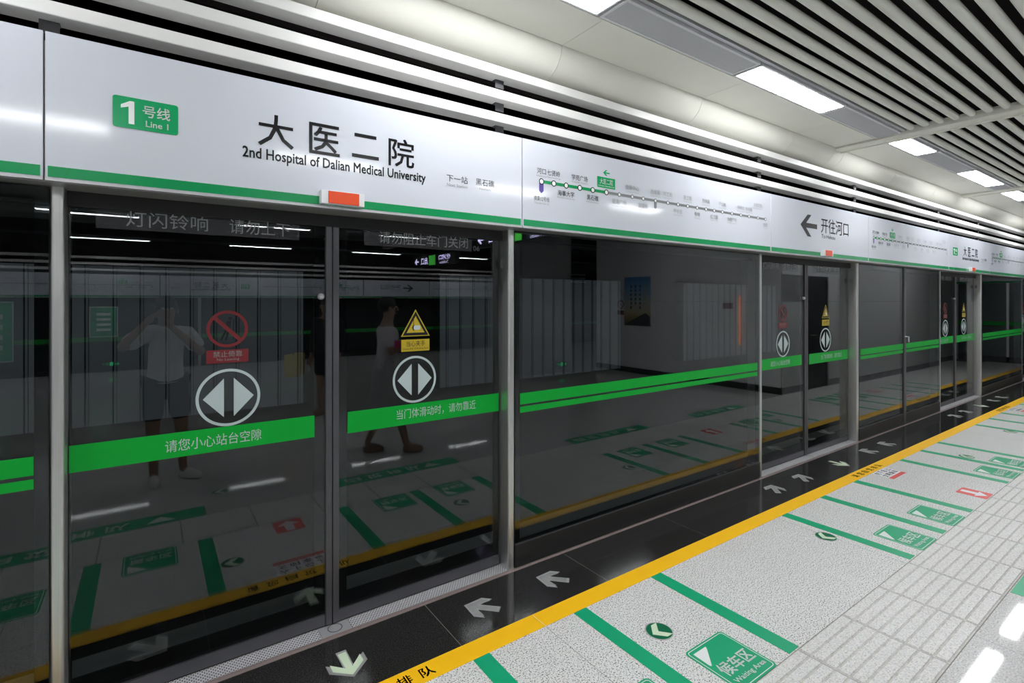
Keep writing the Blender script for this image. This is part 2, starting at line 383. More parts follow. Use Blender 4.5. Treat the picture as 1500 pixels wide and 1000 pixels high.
MB().box(XA, 9.0, -1.27, -1.03, CZ+0.042, CZ+0.06).build('light_trough', 'cream', ceil)
for yy, zz in ((-6.9, CZ), (-9.0, 3.0)):
    MB().box(XA, 14, yy-0.25, yy+0.25, zz+0.031, zz+0.05).build('light_trough', 'rail', ceil)
mat('far_ceiling', (0.34, 0.33, 0.31), rough=0.6)
MB().box(XA, 8.99, -9.9, -2.15, 3.42, 3.45).build('ceiling_panel', 'far_ceiling', ceil)
# --- lamps and grilles in the ceiling track
def fixture(name, label, cat, x0, x1, yc, wd, z, m, part, group=None):
    t = thing(name, label, cat, (x0, yc, z), 0, group); L = x1 - x0; h = wd/2
    MB().box(0, L, -h, -h+0.018, -0.004, 0.024).box(0, L, h-0.018, h, -0.004, 0.024).box(0, 0.018, -h+0.018, h-0.018, -0.004, 0.024).box(L-0.018, L, -h+0.018, h-0.018, -0.004, 0.024).build('frame', 'fixture', t)
    MB().box(0.0, L, -h, h, 0.0245, 0.034).build('housing', 'rail', t)
    MB().box(0.018, L-0.018, -h+0.018, h-0.018, -0.002 if part == 'mesh_panel' else -0.006, 0.02).build(part, m, t)
    return t
lights = [(-4.45,-3.2), (-1.85,-0.60), (0.77,2.045), (3.39,4.67), (6.07,6.90), (8.30,9.60), (10.24,11.4), (12.8,14.1)]
lab = ['light panel far left behind the camera', 'light panel left of the camera', 'bright ceiling light panel cut off by the top edge of the photo', 'largest bright ceiling light panel, before the cross beam',
       'short bright ceiling light panel just beyond the cross beam', 'second bright ceiling light panel beyond the cross beam', 'third bright ceiling light panel beyond the cross beam, at right edge', 'last ceiling light panel beyond the right edge']
for (a, b), l in zip(lights, lab): fixture('ceiling_light', l, 'light', a, b, 1.975, 0.212, CZ, 'diffuser', 'diffuser', 'light panels above the platform edge')
gr = [(-3.18,-1.87), (-0.58,0.75), (2.065,3.37), (4.69,5.86), (6.92,8.28), (9.62,10.02), (11.42,12.78)]
gl = ['grey ceiling grille panel furthest left', 'grey ceiling grille panel above the camera', 'long grey mesh ceiling grille between the two largest light panels', 'grey mesh ceiling grille just before the cross beam',
      'grey mesh ceiling grille after the first light beyond the beam', 'grey mesh ceiling grille between second and third lights beyond the beam', 'grey mesh ceiling grille nearest the far end']
for (a, b), l in zip(gr, gl): fixture('ceiling_grille', l, 'grille', a, b, 1.975, 0.212, CZ, 'grille', 'mesh_panel', 'grille panels in the light track')
for k in range(-2, 3): fixture('ceiling_light', 'inner row ceiling light above the middle of the platform, number %s from the left' % ('one','two','three','four','five')[k+2], 'light', 1.1+2.62*k, 2.32+2.62*k, -1.15, 0.212, CZ+0.006, 'diffuser', 'diffuser', 'inner row of light panels')
for k in range(-2, 4): fixture('ceiling_light', '%s from left of the lights mirrored as the upper bright line in the glass' % ('first','second','third','fourth','fifth','sixth')[k+2], 'light', 1.5+3.14*(k-1), 3.0+3.14*(k-1), -6.9, 0.19, CZ-0.004, 'diffuser', 'diffuser', 'upper row of mirrored lights')
for k in range(-2, 4): fixture('ceiling_light', '%s from left of the lights mirrored as the lower bright line in the glass' % ('first','second','third','fourth','fifth','sixth')[k+2], 'light', 1.6+3.03*(k-1), 3.05+3.03*(k-1), -9.0, 0.19, 2.996, 'diffuser', 'diffuser', 'lower row of mirrored lights')

# ================================================================ HEADER, LOUVRES
struct(MB().box(-5.2, XB, 2.50, 2.96, 2.088, 2.60).build('trim_1', 'soffit'))
struct(MB().box(-5.2, XB, 2.655, 2.70, 2.03, 2.088).build('trim_2', 'seal'))
STA = [('河口','Hekou',1), ('七贤岭','Qixianling',1), ('海事大学','Maritime University',0), ('学苑广场','Xueyuan Square',1), ('黑石礁','Heishijiao',0), ('大医二院','2nd Hospital',2),
       ('星海广场','Xinghai Square',0), ('会展中心','Convention Center',1), ('富国街','Fuguo Street',0), ('西安路','Xi\'an Road',1), ('兴工街','Xinggong Street',1), ('中长街','Zhongchang Street',0),
       ('香工街','Xianggong Street',1), ('春柳','Chunliu',0), ('东纬路','Dongwei Road',1), ('松江路','Songjiang Road',0), ('千山路','Qianshan Road',1), ('华南广场','Huanan Square',0), ('华南北','Huananbei',1),
       ('华北路','Huabei Road',1), ('大连北站','Dalian North',3), ('姚家','Yaojia',0)]
SX = [1.968,2.066,2.168,2.285,2.401,2.528,2.654,2.785,2.90,3.034,3.175,3.296,3.414,3.535,3.652,3.763,3.878,4.016,4.150,4.277,4.420,4.545]
def panel(wd, label, rz=0, loc=(0,0,0), group='white header panels above the doors'):
    t = thing('header_panel', label, 'sign panel', loc, rz, group)
    MB().box(0.003, wd-0.003, 0, 0.03, 0, HT-HB).build('panel_face', 'header', t, bevel=0.002)
    MB().box(0.010, wd-0.010, -0.0012, 0.001, 0.004, 0.043).build('green_band', 'band', t)
    MB().box(0.003, wd-0.003, -0.004, 0.03, -0.010, -0.0005).build('bottom_lip', 'alloy', t)
    return t
E_ = -0.0012
def arrow_left(mb, u0, u1, v0, v1, h, t=None):
    """left-pointing arrow in the header plane"""
    vm = (v0+v1)/2; q = (v1-v0); s = q*0.11
    a = u0; w = (u1-u0)
    mb.prism([(a, vm), (a+w*0.42, v1), (a+w*0.64, v1), (a+w*0.33, vm+s), (u1, vm+s), (u1, vm-s), (a+w*0.33, vm-s), (a+w*0.64, v0), (a+w*0.42, v0)], 'y', h-0.0006, h+0.0006)
    return mb
def name_panel(t, o):
    """o: world x of the panel's left edge minus the first bay's; coordinates below are of the first bay"""
    X = lambda x: x + 0.31
    z = lambda q: q - HB
    bd = MB().prism(rrect(X(-0.115), X(0.095), z(2.323), z(2.443), 0.010), 'y', -0.0016, 0.0005).build('line_badge', 'badge', t)
    MB().prism([(X(-0.066), z(2.340)), (X(-0.048), z(2.340)), (X(-0.048), z(2.428)), (X(-0.062), z(2.428)), (X(-0.090), z(2.410)), (X(-0.090), z(2.397)), (X(-0.066), z(2.406))], 'y', -0.0024, -0.0014).build('numeral', 'white_ink', bd)
    text('号线', X(-0.022), X(0.068), z(2.375), z(2.422), 'y', -0.0022, 'white_ink', bd, bold=0.012)
    text('Line 1', X(-0.012), X(0.062), z(2.338), z(2.362), 'y', -0.0022, 'white_ink', bd, bold=0.015)
    for ch, a, b in (('大', 0.388, 0.535), ('医', 0.602, 0.742), ('二', 0.800, 0.935), ('院', 0.985, 1.125)):
        q0, q1 = (2.352, 2.470) if ch == '二' else (2.338, 2.482)
        text(ch, X(a), X(b), z(q0), z(q1), 'y', E_, 'ink', t, bold=0.009)
    text('2nd Hospital of Dalian Medical University', X(0.327), X(1.190), z(2.262), z(2.325), 'y', E_, 'ink', t, bold=0.018)
    text('下一站', X(1.314), X(1.446), z(2.302), z(2.340), 'y', E_, 'ink', t)
    text('Next Station', X(1.316), X(1.444), z(2.276), z(2.293), 'y', E_, 'ink_grey', t)
    text('黑石礁', X(1.499), X(1.622), z(2.304), z(2.343), 'y', E_, 'ink', t)
    text('Heishijiao', X(1.522), X(1.600), z(2.278), z(2.294), 'y', E_, 'ink_grey', t)
def map_panel(t, o):
    X = lambda x: x - 1.822
    z = lambda q: q - HB
    zc = z(2.386)
    MB().box(X(SX[0]), X(SX[5]), -0.0012, 0.0005, zc-0.010, zc+0.010).build('route_line', 'band', t)
    MB().box(X(SX[5]), X(SX[21]), -0.0012, 0.0005, zc-0.009, zc+0.009).build('route_line', 'line_grey', t)
    for i, (cn, en, up) in enumerate(STA):
        r = 0.0195 if i < 6 else 0.0155; u = X(SX[i])
        MB().ring((u, zc), r, r-0.0058, 'y', -0.0026, -0.001, 24).build('station_ring', 'ink' if i < 6 else 'line_grey', t)
        MB().prism([(u+(r-0.005)*math.cos(k*math.pi/10), zc+(r-0.005)*math.sin(k*math.pi/10)) for k in range(20)], 'y', -0.0020, 0).build('station_dot', 'white_ink', t)
        m = 'ink' if i < 5 else 'faint_ink'; hw = 0.0175*len(cn)
        if up == 2:
            sb = MB().box(u-0.085, u+0.085, -0.0012, 0.0005, zc+0.028, zc+0.100).build('station_badge', 'badge', t)
            text(cn, u-0.062, u+0.062, zc+0.052, zc+0.090, 'y', -0.0022, 'white_ink', sb, bold=0.01)
            text('2nd Hospital of Dalian Medical Univ.', u-0.078, u+0.078, zc+0.034, zc+0.045, 'y', -0.0022, 'white_ink', sb)
            arrow_left(MB(), u-0.030, u+0.032, zc+0.112, zc+0.150, -0.0008).build('arrow', 'badge', t)
            continue
        zb = zc + (0.045 if up == 1 else -0.070)
        if up == 3: zb = zc + 0.095
        if up == 0 and i == 0: zb = zc
        text(cn, u-hw, u+hw, zb, zb+0.036, 'y', E_, m, t, bold=0.003)
        text(en, u-hw*1.05, u+hw*1.05, zb-0.018, zb-0.006, 'y', E_, 'ink_grey' if i < 5 else 'faint_ink', t)
    u = X(SX[0])
    MB().prism([(u-0.017, zc-0.012), (u+0.017, zc-0.012), (u+0.017, zc-0.058), (u, zc-0.072), (u-0.017, zc-0.058)], 'y', -0.0014, 0.0005).build('transfer_tab', 'purple', t)
    text('换乘12号线', u-0.058, u+0.062, zc-0.122, zc-0.092, 'y', E_, 'ink', t)
    text('Transfer Line 12', u-0.054, u+0.058, zc-0.140, zc-0.129, 'y', E_, 'ink_grey', t)
    u = X(SX[9])
    MB().prism([(u-0.014, zc-0.012), (u+0.014, zc-0.012), (u+0.014, zc-0.048), (u, zc-0.060), (u-0.014, zc-0.048)], 'y', -0.0014, 0.0005).build('transfer_tab', 'line_grey', t)
def direction_panel(t, o):
    X = lambda x: x - 4.645
    z = lambda q: q - HB
    arrow_left(MB(), X(5.194), X(5.530), z(2.288), z(2.504), -0.0008).build('arrow', 'ink', t)
    text('开往河口', X(5.618), X(6.252), z(2.345), z(2.500), 'y', E_, 'ink', t, bold=0.004)
    text('To Hekou', X(5.625), X(5.930), z(2.292), z(2.332), 'y', E_, 'ink', t)
WD, WF = 2.132, 2.818
L0 = {0: 'white header panel with green line badge and large station name over the nearest door', 1: 'white header panel with big black left arrow over the second door',
      2: 'white header panel with small distant station name over the third door', 3: 'white header panel over the fourth door beyond the right edge'}
LF = {-1: 'blank white header panel cut off at the left edge of the photo', 0: 'white header panel with the long green and grey route map, the nearest one',
      1: 'white header panel with the smaller route map right of the black arrow', 2: 'white header panel with tiny route map at the far right edge'}
protos = {}
for k in NB:
    kind = 'name' if k % 2 == 0 else 'dir'; loc = (-0.31 + PITCH*k, HY, HB)
    if kind in protos: dup(protos[kind], loc, L0[k])
    else:
        t = panel(WD, L0[k], 0, loc); protos[kind] = t
        (name_panel if kind == 'name' else direction_panel)(t, 0)
panel(WF, LF[-1], 0, (1.822 - PITCH, HY, HB))
for k in (0, 1, 2):
    loc = (1.822 + PITCH*k, HY, HB)
    if 'map' in protos: dup(protos['map'], loc, LF[k])
    else:
        t = panel(WF, LF[k], 0, loc); protos['map'] = t; map_panel(t, 0)
t = panel(XB - 16.68, 'plain white header panel at the far end of the platform', 0, (16.672, HY, HB))
# door indicator lamps
def lamp(loc, label):
    t = thing('door_indicator_lamp', label, 'lamp', loc, 0, 'orange lamps above the doors')
    hsg = MB().box(0, 0.202, 0, 0.038, 0, 0.062).build('housing', 'white_plastic', t, bevel=0.003)
    MB().box(0.032, 0.176, -0.004, 0.01, 0.003, 0.060).build('lens', 'lamp_orange', hsg, bevel=0.003)
    return t
lp = lamp((0.647, 2.442, 2.106), 'orange indicator lamp in white housing on the header above the nearest door')
for k in (1, 2, 3): dup(lp, (0.647 + PITCH*k, 2.442, 2.106), 'small orange indicator lamp on the header above the %s door' % ORD[k])
# louvre slats
lv = thing('louver_screen', 'three long white ceiling slats stacked above the header panels', 'louver', (-5, 2.54, 2.715))
for q in (2.715, 2.854, 2.994):
    MB().prism(rrect(0, 0.104, q-2.715, q-2.715+0.054, 0.004, 2), 'x', 0, XB+5).build('slat', 'louver', lv)
for xb in (-0.31, 1.74, 4.66, 6.72, 9.6, 11.6):
    for q in (0.0, 0.139, 0.279):
        MB().box(xb+5-0.03, xb+5+0.03, 0.06, 0.065, q-0.05, q+0.001).box(xb+5-0.03, xb+5+0.03, 0.065, 0.10, q-0.004, q+0.001).build('bracket', 'rail', lv)

# ================================================================ POSTS, LEAVES, FIXED SCREENS
def post(loc, wd, label, plate=False):
    t = thing('door_post', label, 'post', loc, 0, 'stainless steel posts of the screen doors')
    MB().prism(rrect(0, wd, 0, 0.125, 0.012, 4), 'z', 0, 2.09).build('column', 'steel', t, smooth='auto')
    if plate: MB().prism([(-0.0012 if False else 0.070+0.016*math.cos(a*math.pi/10), 1.885+0.030*math.sin(a*math.pi/10)) for a in range(20)], 'x', -0.0015, 0.001).build('round_plate', 'dim_print', t)
    return t
pr = post((XR, FY, 0), 0.047, 'steel post right of the nearest door, with small round plate', True)
pl = post((XL-0.042, FY, 0), 0.042, 'steel post left of the nearest door')
for k in (1, 2, 3):
    dup(pr, (XR + PITCH*k, FY, 0), 'steel post right of the %s door' % ORD[k]); dup(pl, (XL-0.042 + PITCH*k, FY, 0), 'thin steel post left of the %s door' % ORD[k])
LW = 0.762 - XL                                   # leaf width
def stripe(t, a, b, z0, z1): return MB().box(a, b, -0.0015, 0.0, z0, z1).build('green_stripe', 'glass_green', t)
def double_arrow(t, u, zc):
    MB().ring((u, zc), 0.131, 0.119, 'y', -0.0016, 0, 56).build('arrow_ring', 'glass_print', t)
    for s in (-1, 1):
        MB().prism([(u+s*0.020, zc-0.088), (u+s*0.020, zc+0.088), (u+s*0.103, zc)], 'y', -0.0016, 0).build('arrow_triangle', 'glass_print', t)
def leaf(label, loc, right):
    t = thing('sliding_door', label, 'door', loc, 0, 'glass sliding doors of the platform screen'); W = LW
    MB().box(0.004, W-0.004, 0.0, 0.010, 0.062, 2.08).build('glass_pane', 'glass', t)
    a, b = (0.0, 0.012), (0.088, 0.034)           # plain side border, meeting side border and stile
    if right:
        MB().box(0.002, 0.032, -0.012, 0.035, 0.012, 2.06).build('meeting_stile', 'rail', t, bevel=0.003)
        bx = [(0.032, 0.077), (W-0.036, W-0.002)]
    else:
        MB().box(W-0.032, W-0.002, -0.012, 0.035, 0.012, 2.06).build('meeting_stile', 'rail', t, bevel=0.003)
        bx = [(0.002, 0.012), (W-0.085, W-0.032)]
    for p, q in bx: MB().box(p, q, 0.0102, 0.018, 0.062, 2.08).build('border', 'black_frame', t)
    MB().box(bx[0][1], bx[1][0], 0.0102, 0.018, 2.02, 2.08).build('border', 'black_frame', t)
    MB().box(bx[0][1], bx[1][0], 0.0102, 0.018, 0.062, 0.144).build('border', 'black_frame', t)
    MB().box(0.034 if right else 0.002, W-0.002 if right else W-0.034, -0.004, 0.03, 0.010, 0.064).build('bottom_rail', 'rail', t)
    return t
def left_leaf(label, loc):
    t = leaf(label, loc, False); X = lambda x: x - XL
    gs = stripe(t, 0.004, X(0.676), 0.972, 1.080)
    text('请您小心站台空隙', X(0.055), X(0.434), 0.998, 1.050, 'y', -0.0022, 'glass_print', gs)
    double_arrow(t, X(0.298), 1.212)
    u, zc = X(0.293), 1.526
    MB().ring((u, zc), 0.084, 0.071, 'y', -0.0020, 0, 48).build('prohibition_ring', 'sign_red', t)
    c = math.cos(math.radians(45)); r = 0.073; s = 0.006
    MB().prism([(u-r*c-s, zc+r*c-s), (u-r*c+s, zc+r*c+s), (u+r*c+s, zc-r*c+s), (u+r*c-s, zc-r*c-s)], 'y', -0.0024, -0.0004).build('prohibition_bar', 'sign_red', t)
    f = MB().ring((u+0.010, zc+0.047), 0.009, 0.001, 'y', -0.0014, 0, 16)
    for poly in ([(u-0.004,zc+0.036),(u+0.014,zc+0.036),(u+0.010,zc-0.004),(u-0.010,zc-0.004)], [(u-0.010,zc-0.004),(u-0.001,zc-0.004),(u-0.022,zc-0.052),(u-0.031,zc-0.050)], [(u-0.002,zc-0.004),(u+0.010,zc-0.004),(u-0.003,zc-0.052),(u-0.012,zc-0.052)],
                 [(u+0.022,zc+0.045),(u+0.025,zc+0.045),(u+0.025,zc-0.052),(u+0.022,zc-0.052)]): f.prism(poly, 'y', -0.0014, 0)
    f.build('leaning_figure', 'ink', t)
    rp = MB().box(X(0.209), X(0.379), -0.0016, 0, 1.371, 1.431).build('red_plate', 'sign_red', t)
    text('禁止倚靠', X(0.235), X(0.353), 1.398, 1.425, 'y', -0.0022, 'dim_print', rp)
    text('No Leaning', X(0.250), X(0.340), 1.378, 1.393, 'y', -0.0022, 'dim_print', rp)
    tf_ = MB().box(X(-0.178), X(0.605), -0.0012, -0.0002, 1.952, 2.044).build('text_film', 'film', t)
    text('灯闪铃响', X(-0.080), X(0.215), 1.966, 2.032, 'y', -0.0020, 'dim_print', tf_)
    text('请勿上下', X(0.300), X(0.560), 1.966, 2.032, 'y', -0.0020, 'dim_print', tf_)
    MB().tube([(X(0.706), 0.001, 1.676), (X(0.706), -0.014, 1.676), (X(0.706), -0.022, 1.676)], [0.016, 0.016, 0.009], 20).build('lock_knob', 'alloy', t, smooth=False)
    return t
def right_leaf(label, loc):
    t = leaf(label, loc, True); X = lambda x: x - 0.763
    gs = stripe(t, X(0.842), LW-0.004, 0.965, 1.076)
    text('当门体滑动时，请勿靠近', X(1.111), X(1.617), 0.998, 1.052, 'y', -0.0022, 'glass_print', gs)
    double_arrow(t, X(1.220), 1.213)
    u, z0 = X(1.224), 1.455
    def tri(k, dz): return [(u-0.087*k, z0+dz), (u+0.087*k, z0+dz), (u, z0+dz+0.150*k)]
    MB().prism(tri(1, 0), 'y', -0.0012, 0).build('warning_triangle', 'sign_yellow', t)
    MB().prism(tri(0.90, 0.0045), 'y', -0.0016, -0.0006).build('warning_border', 'ink', t)
    MB().prism(tri(0.62, 0.020), 'y', -0.0020, -0.001).build('warning_face', 'sign_yellow', t)
    MB().prism(rrect(u-0.012, u+0.028, z0+0.036, z0+0.060, 0.008, 3), 'y', -0.0026, -0.0015).build('hand_symbol', 'glass_print', t)
    st = []
    for i in range(14):
        r = 0.017 if i % 2 else 0.010; st.append((u-0.012+r*0.7*math.cos(i*math.pi/7), z0+0.048+r*math.sin(i*math.pi/7)))
    MB().prism(st, 'y', -0.0023, -0.0015).box(u-0.014, u-0.011, -0.0023, -0.0015, z0+0.030, z0+0.095).build('impact_symbol', 'ink', t)
    yp = MB().box(X(1.139), X(1.309), -0.0016, 0, 1.371, 1.437).build('yellow_plate', 'sign_yellow', t)
    text('当心夹手', X(1.168), X(1.282), 1.398, 1.429, 'y', -0.0022, 'ink', yp)
    text('Caution,Risk of Pinching Hand', X(1.146), X(1.302), 1.378, 1.391, 'y', -0.0022, 'ink', yp)
    tf_ = MB().box(X(0.929), X(1.590), -0.0012, -0.0002, 1.950, 2.050).build('text_film', 'film', t)
    text('请勿阻止车门关闭', X(1.010), X(1.562), 1.966, 2.032, 'y', -0.0020, 'dim_print', tf_)
    text('06', X(1.600), X(1.645), 1.955, 1.985, 'y', -0.0020, 'rail', t)
    return t
ll = left_leaf('left sliding glass door of the nearest pair, with red no leaning sign', (XL, GY, 0))
rl = right_leaf('right sliding glass door of the nearest pair, with yellow pinched hand sign', (0.763, GY, 0))
for k in (1, 2, 3):
    dup(ll, (XL + PITCH*k, GY, 0), 'left sliding glass door of the %s pair' % ORD[k]); dup(rl, (0.763 + PITCH*k, GY, 0), 'right sliding glass door of the %s pair' % ORD[k])
def screen(label, loc, W, mull=False):
    t = thing('fixed_screen', label, 'glass screen', loc, 0, 'fixed glass screens between the doors')
    MB().box(0.003, W-0.003, 0.0, 0.010, 0.150, 2.085).build('glass_pane', 'glass', t)
    xs = [0.0, W/2, W] if mull else [0.0, W]
    for a, b in zip(xs[:-1], xs[1:]):
        MB().box(a+0.002, a+0.045, 0.0102, 0.02, 0.150, 2.085).build('border', 'black_frame', t); MB().box(b-0.045, b-0.002, 0.0102, 0.02, 0.150, 2.085).build('border', 'black_frame', t)
        MB().box(a+0.045, b-0.045, 0.0102, 0.02, 2.035, 2.085).build('border', 'black_frame', t); MB().box(a+0.045, b-0.045, 0.0102, 0.02, 0.150, 0.165).build('border', 'black_frame', t)
        MB().box(a+0.040, b-0.045, -0.0015, 0, 1.008, 1.078).build('green_stripe', 'glass_green', t); MB().box(a+0.040, b-0.045, -0.0015, 0, 0.957, 0.994).build('green_stripe', 'glass_green', t)
    MB().box(0.002, W-0.002, -0.003, 0.06, 0.012, 0.144).build('plinth', 'plinth', t)
    MB().box(0.002, W-0.002, -0.004, 0.02, 0.144, 0.150).build('plinth_trim', 'rail', t)
    if mull:
        mu = MB().box(W/2-0.035, W/2+0.035, -0.012, 0.04, 0.012, 2.085).build('mullion', 'rail', t, bevel=0.003)
        MB().tube([(W/2, -0.012, 1.17), (W/2, -0.05, 1.17), (W/2, -0.05, 1.10)], 0.010).build('door_handle', 'alloy', mu)
    return t
W_ = (XL-0.042+PITCH) - (XR+0.047)
s0 = screen('large fixed glass screen right of the nearest door', (XR+0.047, FY, 0), W_)
dup(s0, (XR+0.047-PITCH, FY, 0), 'fixed glass screen cut off at the left edge of the photo')
dup(s0, (XR+0.047+2*PITCH, FY, 0), 'fixed glass screen at the far right edge, beyond the third door')
screen('fixed glass screen with dark middle mullion between second and third doors', (XR+0.047+PITCH, FY, 0), W_, True)
# threshold plates
def sill(loc, label):
    t = thing('door_threshold', label, 'threshold', loc, 0, 'ribbed metal thresholds of the doors')
    Wd = XR - XL
    MB().box(0.0, Wd/2-0.075, 0, 0.088, -0.02, 0.004).build('tread_plate', 'tread', t); MB().box(Wd/2+0.075, Wd, 0, 0.088, -0.02, 0.004).build('tread_plate', 'tread', t)
    cp = MB().box(Wd/2-0.073, Wd/2+0.073, 0, 0.088, -0.02, 0.005).build('cover_plate', 'alloy', t)
    MB().ring((Wd/2, 0.048), 0.036, 0.032, 'z', 0.0045, 0.0058, 28).build('keyhole_ring', 'rail', cp)
    MB().box(0.0, Wd, -0.008, -0.0005, -0.02, 0.003).build('edge_strip', 'sill', t)
    return t
th = sill((XL, FY+0.004, 0), 'ribbed metal threshold under the nearest sliding doors')
for k in (1, 2, 3): dup(th, (XL + PITCH*k, FY+0.004, 0), 'ribbed metal threshold under the %s pair of sliding doors' % ORD[k])
# end-of-platform screen, at right angles to the doors (seen mirrored)
t = thing('end_screen', 'screen across the far platform end, mirrored beside the third door', 'glass screen', (XB, 0.75, 0))
MB().box(0, 0.1, 0, 1.73, 2.10, 2.63).build('header', 'header', t); MB().box(-0.002, 0.0, 0, 1.73, 2.105, 2.15).build('green_band', 'band', t)
MB().box(0.04, 0.05, 0.05, 1.70, 0.15, 2.10).build('glass_pane', 'glass', t); MB().box(0.03, 0.06, 0, 0.05, 0, 2.1).build('frame_post', 'steel', t)
MB().box(0.03, 0.06, 0.85, 0.90, 0, 2.1).build('frame_post', 'steel', t); MB().box(0.03, 0.06, 0.05, 1.70, 0, 0.15).build('kick_plate', 'rail', t)
MB().box(0.036, 0.040, 0.05, 1.70, 0.98, 1.08).build('green_stripe', 'glass_green', t)
MB().box(-0.04, -0.002, 1.2, 1.4, 2.11, 2.17).build('lamp', 'lamp_orange', t)
struct(MB().box(XB+0.3, XB+0.4, -4, 3.2, 0, 3.6).build('wall_end', 'wall_grey'))

# ================================================================ FLOOR MARKINGS
yl = thing('safety_line', 'yellow painted safety line along the black granite platform edge', 'floor line', (0, 2.04, 0))
x = -3.0
for a, b in ((-5.0, 1.646), (1.650, 8.396), (8.400, 17.4)): MB().box(a, b, 0, 0.115, 0.0, 0.0015).build('paint_strip', 'yellow', yl)
for k in (0, 1, 2):
    for i, ch in enumerate('请您自觉排队'):
        a = 0.450 + PITCH*k + 0.106*i; text(ch, a, a+0.066, 0.026, 0.088, 'z', 0.0022, 'ink', yl, bold=0.012)
strips = {0: [-0.93,-0.29,0.315,1.262,1.88,2.497], 1: [4.015,4.64,5.28,6.37,6.95,7.50], 2: [8.975,9.60,10.21,11.31,11.87,12.45]}
sname = ['outermost green strip left of', 'middle green strip left of', 'inner green strip left of', 'inner green strip right of', 'middle green strip right of', 'outermost green strip right of']
sm = MB().prism([(-0.044,1.222),(0.044,1.222),(0.044,2.038),(-0.044,2.038)], 'z', 0, 0.0015).mesh('queue_strip', 'floor_green')
for k in strips:
    for i, xx in enumerate(strips[k]):
        tag(inst(sm, 'queue_strip', None, (xx, 0, 0)), '%s the %s door centre on white floor' % (sname[i], ORD[k]), 'floor strip', 'green queueing strips')
def wait_sign(loc, label):
    t = thing('waiting_area_sign', label, 'floor sign', loc, 0, 'green waiting area floor signs')
    gp = MB().prism(rrect(0, 0.29, 0, 0.292, 0.022), 'z', 0, 0.0014).build('green_plate', 'floor_green', t)
    o = rrect(0.009, 0.281, 0.009, 0.283, 0.017); i = rrect(0.0125, 0.2775, 0.0125, 0.2795, 0.0145); n = len(o)
    MB().add([(*p, 0.0019) for p in o] + [(*p, 0.0019) for p in i], [(j, (j+1) % n, n+(j+1) % n, n+j) for j in range(n)]).build('white_outline', 'white_ink', gp)
    MB().prism([(0.030, 0.262), (0.125, 0.262), (0.118, 0.250), (0.036, 0.168), (0.028, 0.172)], 'z', 0.001, 0.002).build('white_triangle', 'white_ink', gp)
    text('候车区', 0.036, 0.262, 0.082, 0.160, 'z', 0.0021, 'white_ink', gp, bold=0.018)
    text('Waiting Area', 0.034, 0.262, 0.030, 0.064, 'z', 0.0021, 'white_ink', gp, bold=0.015)
    return t
ws = wait_sign((2.048, 1.216, 0), 'largest green waiting area floor sign, right of the nearest door')
W8 = {(-0.77): 'outer green waiting area sign left of the nearest door', (-0.14): 'inner green waiting area sign left of the nearest door', 1.50: 'inner green waiting area sign right of the nearest door',
      4.178: 'outer green waiting area sign left of the second door', 4.812: 'inner green waiting area sign left of the second door', 6.53: 'inner green waiting area sign right of the second door', 7.05: 'outer green waiting area sign right of the second door',
      9.13: 'outer green waiting area sign left of the third door', 9.76: 'inner green waiting area sign left of the third door'}
for xx, l in W8.items(): dup(ws, (xx, 1.216, 0), l)
# luminous arrows set in the black granite
AR = [(-0.024, 0.098), (0.024, 0.098), (0.022, -0.018), (0.086, 0.036), (0.086, -0.024), (0.0, -0.100), (-0.086, -0.024), (-0.086, 0.036), (-0.022, -0.018)]
AI = [(p[0]*0.80, p[1]*0.84) for p in AR]
AI[2] = (0.015, -0.030); AI[8] = (-0.015, -0.030)
def floor_arrow(loc, rz, m, label):
    t = thing('floor_arrow', label, 'floor arrow', loc, rz, 'arrows set in the black granite')
    MB().prism(AR, 'z', 0, 0.001).build('arrow_edge', 'alloy' if m != 'glow_ink' else 'arrow_grey', t); MB().prism(AI, 'z', 0.0008, 0.0016).build('arrow_face', m, t)
    return t
for k in (0, 1, 2):
    c = 0.737 + PITCH*k + (0.03 if k == 1 else 0); n = ORD[k]
    floor_arrow((c, 2.352, 0), 0, 'glow_ink', 'pale green exit arrow in black granite at centre of the %s door' % n)
    for dx, s in ((0.655, 'first'), (1.148, 'second')):
        floor_arrow((c+dx+0.075, 2.362, 0), math.radians(-135), 'arrow_grey', '%s grey slanted arrow right of the %s door centre' % (s, n))
        floor_arrow((c-dx-0.085, 2.362, 0), math.radians(135), 'arrow_grey', '%s grey slanted arrow left of the %s door centre' % (s, n))
def disc(loc, label, rz=0):
    t = thing('exit_disc', label, 'floor marker', loc, rz, 'round evacuation markers in the floor')
    MB().ring((0, 0), 0.069, 0.064, 'z', 0, 0.0022, 36).build('metal_ring', 'alloy', t)
    gd = MB().prism([(0.0645*math.cos(i*math.pi/18), 0.0645*math.sin(i*math.pi/18)) for i in range(36)], 'z', 0, 0.0014).build('green_disc', 'disc_green', t)
    MB().prism([(-0.048, 0), (0.0, 0.052), (0.040, 0.052), (-0.005, 0), (0.040, -0.052), (0.0, -0.052)], 'z', 0.001, 0.002).build('chevron', 'glow_ink', gd)
    return t
dp = disc((2.087, 1.682, 0), 'round dark green chevron marker nearest the camera, above largest waiting sign')
for p, l in (((0.43, 1.69), 'round green chevron marker mirrored in the nearest left door'), ((3.875, 1.68), 'round green chevron marker left of the second door waiting strips'), ((7.07, 1.68), 'round green chevron marker right of the second door'),
             ((8.85, 1.68), 'round green chevron marker left of the third door'), ((0.5, 0.27), 'round green chevron marker beside the shoes of the mirrored photographer')): dup(dp, (*p, 0), l)
